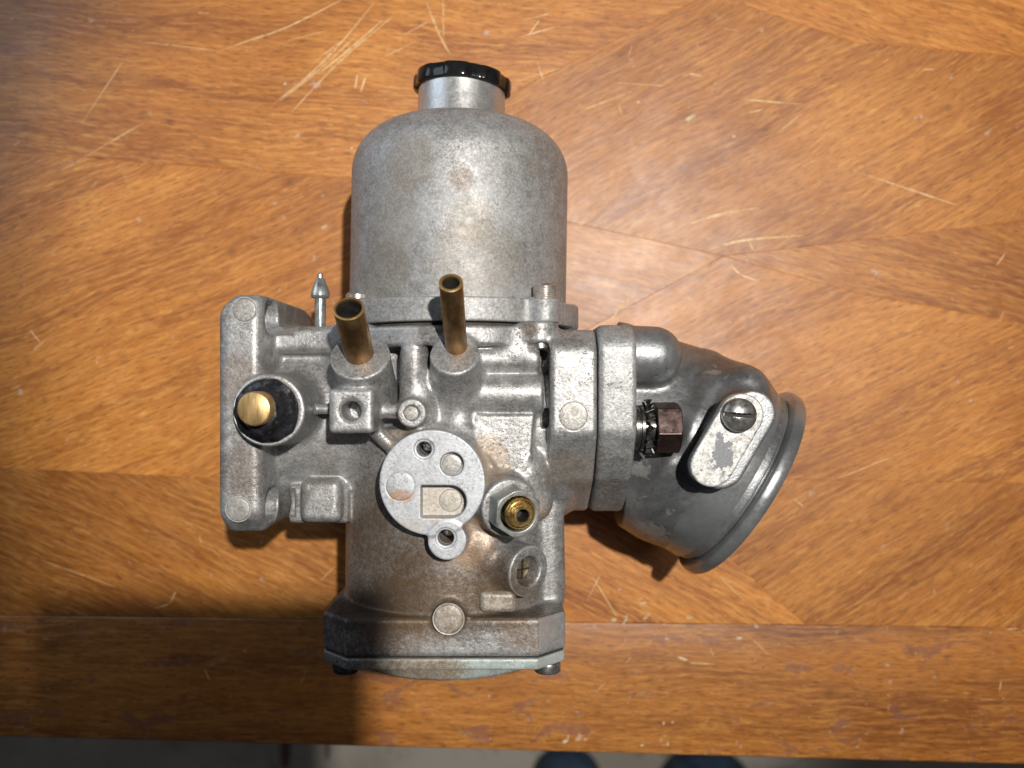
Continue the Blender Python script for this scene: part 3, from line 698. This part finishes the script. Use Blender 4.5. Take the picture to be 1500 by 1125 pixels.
def mark(px, py, z, r, mat, parent, u=(0, 0, 1), h=0.22, name='ejector_mark'):
    c = P(px, py, z); return lathe(name, (c[0], c[1], c[2]), u, [(r*1.07, -0.6), (r*1.07, 0.02), (r*1.0, 0.03), (r*0.97, -0.12), (r*0.93, h*0.7), (r*0.86, h), (r*0.4, h*1.1), (0, h)], mat, parent, 48, 50)
mark(587, 712, 95, 4.5, M['pad'], pad)
mark(662, 680, 92.0, 3.2, M['mark'], pad, h=0.35)
mark(660, 733, 89.3, 3.6, M['pad_floor'], pad, h=0.3)
q = [P(617, 713, 92.02), P(660, 758, 92.02)]
mesh_from('recess_floor', [(q[0][0], q[1][1], 89.25), (q[1][0]+3, q[1][1], 89.25), (q[1][0]+3, q[0][1], 89.25), (q[0][0], q[0][1], 89.25)], [(0, 1, 2, 3)], M['pad_floor'], pad, None)
mark(358, 454, 88.05, 3.7, M['mark'], carb); mark(349, 746, 88.05, 3.7, M['mark'], carb)
mark(840, 609, 88.15, 4.6, M['mark'], carb)
mark(657, 907, 90.4, 4.5, M['mark_rust'], carb, h=0.25)
mark(603, 605, 90.7, 2.1, M['mark'], carb, h=0.3)

# ---- sealed plug on boss A
random.seed(3)
wob = lambda th, r, t: 1 + 0.035*math.sin(3*th+1+t) + 0.025*math.sin(7*th+t*2) + 0.012*math.sin(13*th+4)
lathe('sealant', (pa[0]-0.5, pa[1]-0.3, 93), (0.0, 0.0, 1), [(9.7, 0), (9.7, 2.0), (9.5, 2.8), (9.0, 3.9), (7.7, 4.4), (6.9, 5.0), (6.1, 6.6), (5.6, 8.2), (4.9, 9.2), (4.0, 9.4), (0, 9.4)], M['sealant'], carb, 72, 60, rfun=wob)
pp = P(370, 599, 108)
lathe('brass_plug', (pp[0], pp[1], 99), (0, 0, 1), [(4.9, 0), (4.9, 7.2), (4.7, 7.8), (4.4, 8.0), (0, 8.0)], M['brass_flat'], carb, 48, 40)

# ---- brass vent tubes
def tube(c, u, L, r, ri, mat):
    return lathe('brass_tube', np.array(c)-u*4, u, [(r, 0), (r, L+3.75), (r-0.12, L+3.95), ((r+ri)/2, L+4.02), (ri+0.08, L+3.95), (ri, L+3.7), (ri, 6), (0, 6)], mat, carb, 64, 50)
t1 = tube(P(525.5, 516, 93), u1, 19.4, 4.35, 3.65, M['brass_dark']); t2 = tube(P(668, 501, 93), u2, 26.3, 3.3, 2.45, M['brass_dark'])
for (c, u, L, r, ri) in ((P(525.5, 516, 93), u1, 19.4, 4.35, 3.65), (P(668, 501, 93), u2, 26.3, 3.3, 2.45)):
    lathe('tube_lip', np.array(c)+u*(L-0.02), u, [(r-0.02, -0.3), (r-0.02, 0.02), (r-0.25, 0.14), (ri+0.05, 0.12), (ri-0.03, -0.2)], M['lip'], t1 if L < 20 else t2, 64, 60)
    lathe('bore', np.array(c)+u*(L-12), u, [(0, 0), (ri-0.03, 0), (ri-0.03, 11.0)], M['hole_shade'], t1 if L < 20 else t2, 48, 60)  # added black liner: oxidised tube inside plus painted shade

# ---- hex nut with brass fitting
N_ = Field(ce-11, ce+11, 0.17)
N_.add(hexa(ce, ue, (0.05, 1, 0), 13.1, -5.2, 2.6, 0.6)); N_.sub(cyl(ce-ue*9, ce+ue*6, 5.25)); N_.sub(cyl(ce+ue*2.2, ce+ue*3.4, 5.2, 6.0))
nut = N_.mesh('hex_nut', M['nut'], carb, 40)
lathe('bore', ce-ue*5, ue, [(5.3, 0), (0, 0.01)], M['hole_shade'], nut, 32)  # black disc painted as the shade down inside the nut
cb = ce+ue*0.6+np.array((0.75, -0.1, 0))
lathe('brass_fitting', cb-ue*5, ue, [(4.6, 0), (4.6, 5.0), (4.85, 5.6), (4.7, 6.3), (4.2, 6.9), (3.75, 7.1), (3.6, 6.9), (3.5, 7.5), (3.2, 7.9), (3.0, 7.8), (2.9, 8.7), (2.7, 9.0), (2.05, 9.0), (1.85, 8.7), (1.85, 2), (0, 2)], M['brass'], carb, 64, 40)

lathe('fitting_bore', cb-ue*5, ue, [(0, 3), (1.82, 3), (1.82, 8.3)], M['hole_shade'], nut, 40)  # added dark liner stands in for shade inside the fitting
# ---- jet screw in the lower boss
js = lathe('jet_screw', cf-uf*6.4, uf, [(4.3, 0), (4.3, 1.2), (3.2, 1.3), (3.1, 2.9), (2.7, 3.4), (0, 3.5)], M['brass_dirty'], carb, 40, 40)
a_, b_, _u = frame(uf)
for (d1, d2, w_) in ((a_, b_, 0.45), (b_, a_, 0.3)):
    c = cf-uf*2.95; V = []
    for sx in (-1, 1):
        for sy in (-1, 1):
            for sz in (-1, 0): V.append(c + d1*sx*w_ + d2*sy*3.0 + _u*(sz*0.5+0.12))
    mesh_from('slot_shade', V, [(0, 1, 3, 2), (4, 5, 7, 6), (0, 1, 5, 4), (2, 3, 7, 6), (0, 2, 6, 4), (1, 3, 7, 5)], M['hole_shade'], js, None)  # black bars drawn as the shade in the screw's slots

# ---- dashpot bell
dt = math.radians(0.9); ud = np.array((math.sin(dt), math.cos(dt), -0.012)); ud = ud/np.linalg.norm(ud)
d0 = np.array((DX, PY(470, 90), BZ)); 
def dl(y): return y - d0[1]
prof = [(0, 0.2), (36.0, 0.2), (36.8, dl(27)), (37.3, dl(29)), (37.3, dl(72))]
yt = 90.6; r0 = 16.2
for i in range(1, 17):
    a = math.pi/2*i/16
    prof.append((37.3 - 19.5*(1-math.cos(a)), dl(72) + (yt-72-1.2)*math.sin(a)))
prof += [(16.8, dl(yt-0.6)), (15.6, dl(yt-0.3))]
bell = lathe('dashpot_bell', d0, ud, prof, M['bell'], carb, 144, 60, up=(0, 0, 1))
neck = lathe('bell_neck', d0, ud, [(15.6, dl(yt-2)), (15.4, dl(yt-0.2)), (15.2, dl(yt+0.6)), (15.1, dl(101.8)), (14.8, dl(102.2)), (0, dl(102.2))], M['neck'], carb, 96, 35, up=(0, 0, 1))
# flange of the dashpot with lugs
Dp = Field((DX-46, PY(473, 90)-1, 6), (DX+46, PY(430, 90)+4, 95), 0.4)
yb, yt2 = PY(469.5, 90), PY(433, 91)
Dp.add(cyl((DX, yb, BZ), (DX, yt2, BZ), 40.6, 40.6, 0.5)); Dp.inter(box((DX-44, yb-1, 5), (DX+44, yt2+1, 90.2), 0.2), 0.6)
for (lx, lz, r) in ((PX(797, 80), 80.5, 4.9), (-49.5, 74, 4.8), (17.5, 52, 5)):
    Dp.add(cyl((lx, yb, lz), (lx, yt2-0.2, lz), r, r, 0.5), 3.0)
Dp.sub(cyl((DX, yb-5, BZ), (DX, yt2+5, BZ), 35.5))
Dp.sub(box((-30.5-26, yb-0.01, 83.5), (-30.5, yt2+1.0, 95), 0.2, -0.0), 0.3) if False else None
Dp.mesh('bell_flange', M['bell'], carb, 60)
lathe('flange_gasket', (DX, PY(476, 88)-0.3, BZ), (0, 1, 0), [(0, 0), (37.6, 0), (37.6, yb-PY(476, 88)+0.6), (0, yb-PY(476, 88)+0.6)], M['gasket'], carb, 64)
# damper cap
lob = lambda th, r, t: 1.0 if r < 15.9 else (1 + 0.028*math.tanh(3*(math.cos(8*th+0.6)+0.35)))
uc = unit(ud + np.array((0.055, 0, -0.02)))
cc = d0 + ud*dl(101.9)
lathe('damper_cap', cc, uc, [(0, -0.6), (14.9, -0.6), (16.0, -0.4), (16.5, 0.0), (16.6, 0.6), (16.6, 3.6), (16.2, 4.3), (15.2, 4.7), (11, 5.1), (0, 5.2)], M['plastic'], carb, 160, 32, up=(0, 0, 1), rfun=lob)
# flange screw, threaded end showing
sx = PX(798, 80); y0 = yt2-0.3; pr = [(0, -1)]
yy = 0.0; pr.append((3.7, -1))
while yy < 4.3: pr += [(3.8, yy), (3.45, yy+0.35)]; yy += 0.7
pr += [(3.2, yy), (0, yy)]
lathe('flange_screw', (sx, y0, 80.4), (0, 1, 0), pr, M['steel_rusty'], carb, 40, 25)
lathe('screw_nut', (PX(791, 80), PY(512, 80), 81.2), (0, 1, 0), [(0, 0), (2.6, 0), (3.0, 0.4), (3.0, 2.5), (0, 2.5)], M['steel'], carb, 32)
lathe('flange_screw', (-49.5, y0, 74), (0, 1, 0), [(0, -1), (3.6, -1), (3.6, 2.2), (3.1, 2.8), (0, 2.8)], M['steel_rusty'], carb, 32)

# ---- pin nipple at the upper left
kx = PX(469, 58)
lathe('vent_nipple', (kx, PY(480, 58), 58), (0.0, 1, 0), [(0, -2), (1.55, -2), (1.6, 0), (1.9, 1.2), (1.9, 9.6), (1.6, 9.9), (2.8, 10.1), (3.2, 10.8), (3.1, 12.0), (1.55, 16.4), (1.2, 16.7), (1.0, 16.8), (1.0, 18.0), (0.7, 18.4), (0, 18.5)], M['plated'], carb, 40, 30)

# ---- float chamber cover
Cv = Field((BX-40, -97, 8), (BX+40, -82, 92), 0.4)
Cv.add(prism(flange_poly(BX, BZ, 36.6, 36.6, 8), 1, -87.0, -83.5, 0.6, 1.2))
Cv.add(cyl((BX, -91.6, BZ), (BX, -84, BZ), 34.4, 35.6, 1.2), 0.6)
Cv.add(cyl((BX, -94.0, BZ), (BX, -90, BZ), 27, 32.5, 1.2), 1.5)
Cv.mesh('float_chamber_cover', M['zinc'], carb, 60)
mesh_from('cover_gasket', [(x, y, z) for y in (-83.45, -83.02) for (x, z) in flange_poly(BX, BZ, 37.2, 37.2, 8)],
          [tuple(range(8)), tuple(range(15, 7, -1))] + [(i, (i+1) % 8, 8+(i+1) % 8, 8+i) for i in range(8)], M['gasket'], carb, None)
for (px, m_) in ((802, 'steel'), (506, 'steel_dark')):
    x = PX(px, 78); sc_o = lathe('cover_screw', (x, -86.7, 76.5), (0, -1, 0), [(0, -0.5), (2.2, -0.5), (2.2, 1.0), (4.1, 1.1), (4.25, 1.5), (4.25, 3.8), (3.9, 4.3), (0, 4.4)], M[m_], carb, 40, 35)
    lathe('lock_washer', (x, -86.8, 76.5), (0, -1, 0), [(0, 0), (3.8, 0), (3.8, 0.95), (0, 0.95)], M['gasket'], sc_o, 32)
for k in (-1, 1): lathe('cover_screw', (BX+k*29, -86.7, 23), (0, -1, 0), [(0, -0.5), (4.2, -0.5), (4.2, 3.8), (3.9, 4.3), (0, 4.4)], M['steel'], carb, 32, 35)

# ---- intake horn: flange and painted elbow
Hf = Field((25.5, -47, 0), (41, 22, 92), 0.36)
HF = [(12.5, 9), (12.5, 79), (10, 82.4), (-13, 82.4), (-26, 72.5), (-37.4, 55), (-37.4, 9)]
Hf.add(prism(HF, 0, 26.3, 38.0, 2.0, 6.0))
Hf.mesh('horn_flange', M['horn_flange'], carb, 60)
C_ = np.array(P(1078, 703, 42)); C_[2] = 42; ha = unit((0.857, -0.515, 0.0))
Hn = Field((36, -74, 2), (102, 24, 92), 0.42)
Hn.add(cyl(C_-ha*30, C_-ha*2.0, 32.6, 33.4, 0.6))
Hn.add(cap((34, -14, 40), C_-ha*26, 27.5, 31.5), 8)
Hn.add(cap((36, 2, 42), C_-ha*30+np.array((4, 10, 0)), 20, 22), 8)
Hn.add(cap((36, -24, 38), C_-ha*24+np.array((-6, -8, 0)), 19, 24), 8)
Hn.sub(cyl((41, -14, 84), (54, -14, 84), 11.5, 11.5, 3), 4)                 # room for the bolt head
Hn.add(cap((34, PY(518, 68), 67), (PX(984, 68)-6, PY(520, 68), 67), 9.4), 3.5)     # bolt boss
Hn.add(cap(P(1090, 571, 44), P(1091, 571, 64), 8.0), 7)
Hn.add(prism([P(1092, 606, 80)[:2], P(1048, 680, 80)[:2], (P(1048, 680, 80)[0]+0.5, P(1048, 680, 80)[1]+0.3), (P(1092, 606, 80)[0]+0.5, P(1092, 606, 80)[1]+0.3)], 2, 60, 86.8, 0.8, 7.1), 3.0)
Hn.add(cyl(C_-ha*3.2, C_-ha*1.2, 32.0), 0.2)
Hn.inter((lambda X, Y, Z: 37.9 - X + 0*Y + 0*Z, None, None))
Hn.sub(cyl(C_-ha*24, C_+ha*6, 29.5))
horn = Hn.mesh('intake_horn', M['paint'], carb)
lathe('horn_rim', C_, ha, [(29.6, -6), (32.0, -5), (32.0, -2.2), (32.4, -1.4), (35.4, -1.2), (36.2, -0.7), (36.6, 0.4), (36.6, 2.4), (36.0, 3.3), (34.6, 3.7), (31.5, 3.4), (30.0, 2.4), (29.4, 0), (29.4, -6)], M['rim'], carb, 160, 35, up=(0, 0, 1))
lathe('rim_band', C_, ha, [(33.0, -17.5), (33.9, -17.0), (34.1, -16.2), (34.1, -5.6), (33.9, -5.1), (32.4, -4.9)], M['rim'], carb, 160, 35, up=(0, 0, 1))
lathe('horn_bore', C_, ha, [(29.3, -22), (0, -22.1)], M['hole_shade'], carb, 48)  # black disc closes the horn, its inner shade put in the colour
# screw pad with its slotted screw
A1, A2 = P(1086, 609, 90), P(1043, 682, 90)
Sp = Field((A2[0]-9, A2[1]-9, 84), (A1[0]+9, A1[1]+9, 91), 0.22)
Sp.add(prism([A1[:2], A2[:2], (A2[0]+0.3, A2[1]+0.2), (A1[0]+0.3, A1[1]+0.2)], 2, 85.5, 90, 0.55, 6.5))
Sp.mesh('screw_pad', M['worn'], carb, 60)
ps = P(1083, 608, 92)
Sc = Field((ps[0]-7, ps[1]-7, 89), (ps[0]+7, ps[1]+7, 97), 0.16)
Sc.add(cyl((ps[0], ps[1], 89.5), (ps[0], ps[1], 92.6), 5.15, 5.1, 0.3)); Sc.add(sph((ps[0], ps[1], 86.6), 8.2), 0.4)
Sc.inter(cyl((ps[0], ps[1], 89.5), (ps[0], ps[1], 96.5), 5.15, 5.0, 0.5), 0.4)
Sc.sub(box((ps[0]-7, ps[1]-0.55, 92.8), (ps[0]+7, ps[1]+0.55, 98), 0, math.radians(-4)))
scw = Sc.mesh('slotted_screw', M['steel'], carb, 60)
ca_, sa_ = math.cos(math.radians(-4)), math.sin(math.radians(-4))
mesh_from('slot_shade', [(ps[0]+u*ca_-v_*sa_, ps[1]+u*sa_+v_*ca_, z) for z in (92.7, 93.1) for (u, v_) in ((-4.7, -0.53), (4.7, -0.53), (4.7, 0.53), (-4.7, 0.53))], [(0, 3, 2, 1), (4, 5, 6, 7), (0, 1, 5, 4), (1, 2, 6, 5), (2, 3, 7, 6), (3, 0, 4, 7)], M['hole_shade'], scw, None)  # black bar laid in the cut slot as its shade
# flange bolt: hex head, star washer, spring washer
byb, bz = PY(626, 80), 80.0
Bt = Field((42, byb-10, bz-10), (54, byb+10, bz+10), 0.17)
Bt.add(hexa((44.6, byb, bz), (1, 0, 0), (0, -0.22, 1), 14.2, 0, 7.6, 0.8))
bolt = Bt.mesh('hex_bolt', M['bolt'], carb, 40)
lathe('spring_washer', (37.8, byb, bz), (1, 0, 0), [(0, 0), (6.6, 0), (7.0, 0.3), (7.0, 1.3), (6.3, 1.5), (6.3, 1.9), (7.0, 2.1), (7.0, 3.0), (6.5, 3.3), (4.5, 3.4), (4.5, 7), (0, 7)], M['steel_dark'], bolt, 40, 30)
V, Fc = [], []; nt = 18
for i in range(nt):
    for (da, r, dx) in ((0.0, 5.8, 0), (0.45, 9.0, 1.3), (0.75, 8.6, -1.0)):
        for e in (0, 0.45):
            th = 2*math.pi*(i+da)/nt; V.append((41.9+dx+e+0.25*math.sin(i*2.1), byb+r*math.cos(th), bz+r*math.sin(th)))
    b0 = i*6; j = ((i+1) % nt)*6
    Fc += [(b0, b0+2, b0+4), (b0+1, b0+5, b0+3), (b0, b0+1, b0+3, b0+2), (b0+2, b0+3, b0+5, b0+4), (b0+4, b0+5, j+1, j), (b0, b0+4, j), (b0+1, j+1, b0+5)]
mesh_from('star_washer', V, Fc, M['steel_dark'], bolt, None)
print('tris', sum(len(o.data.polygons) for o in bpy.data.objects if o.type == 'MESH'))
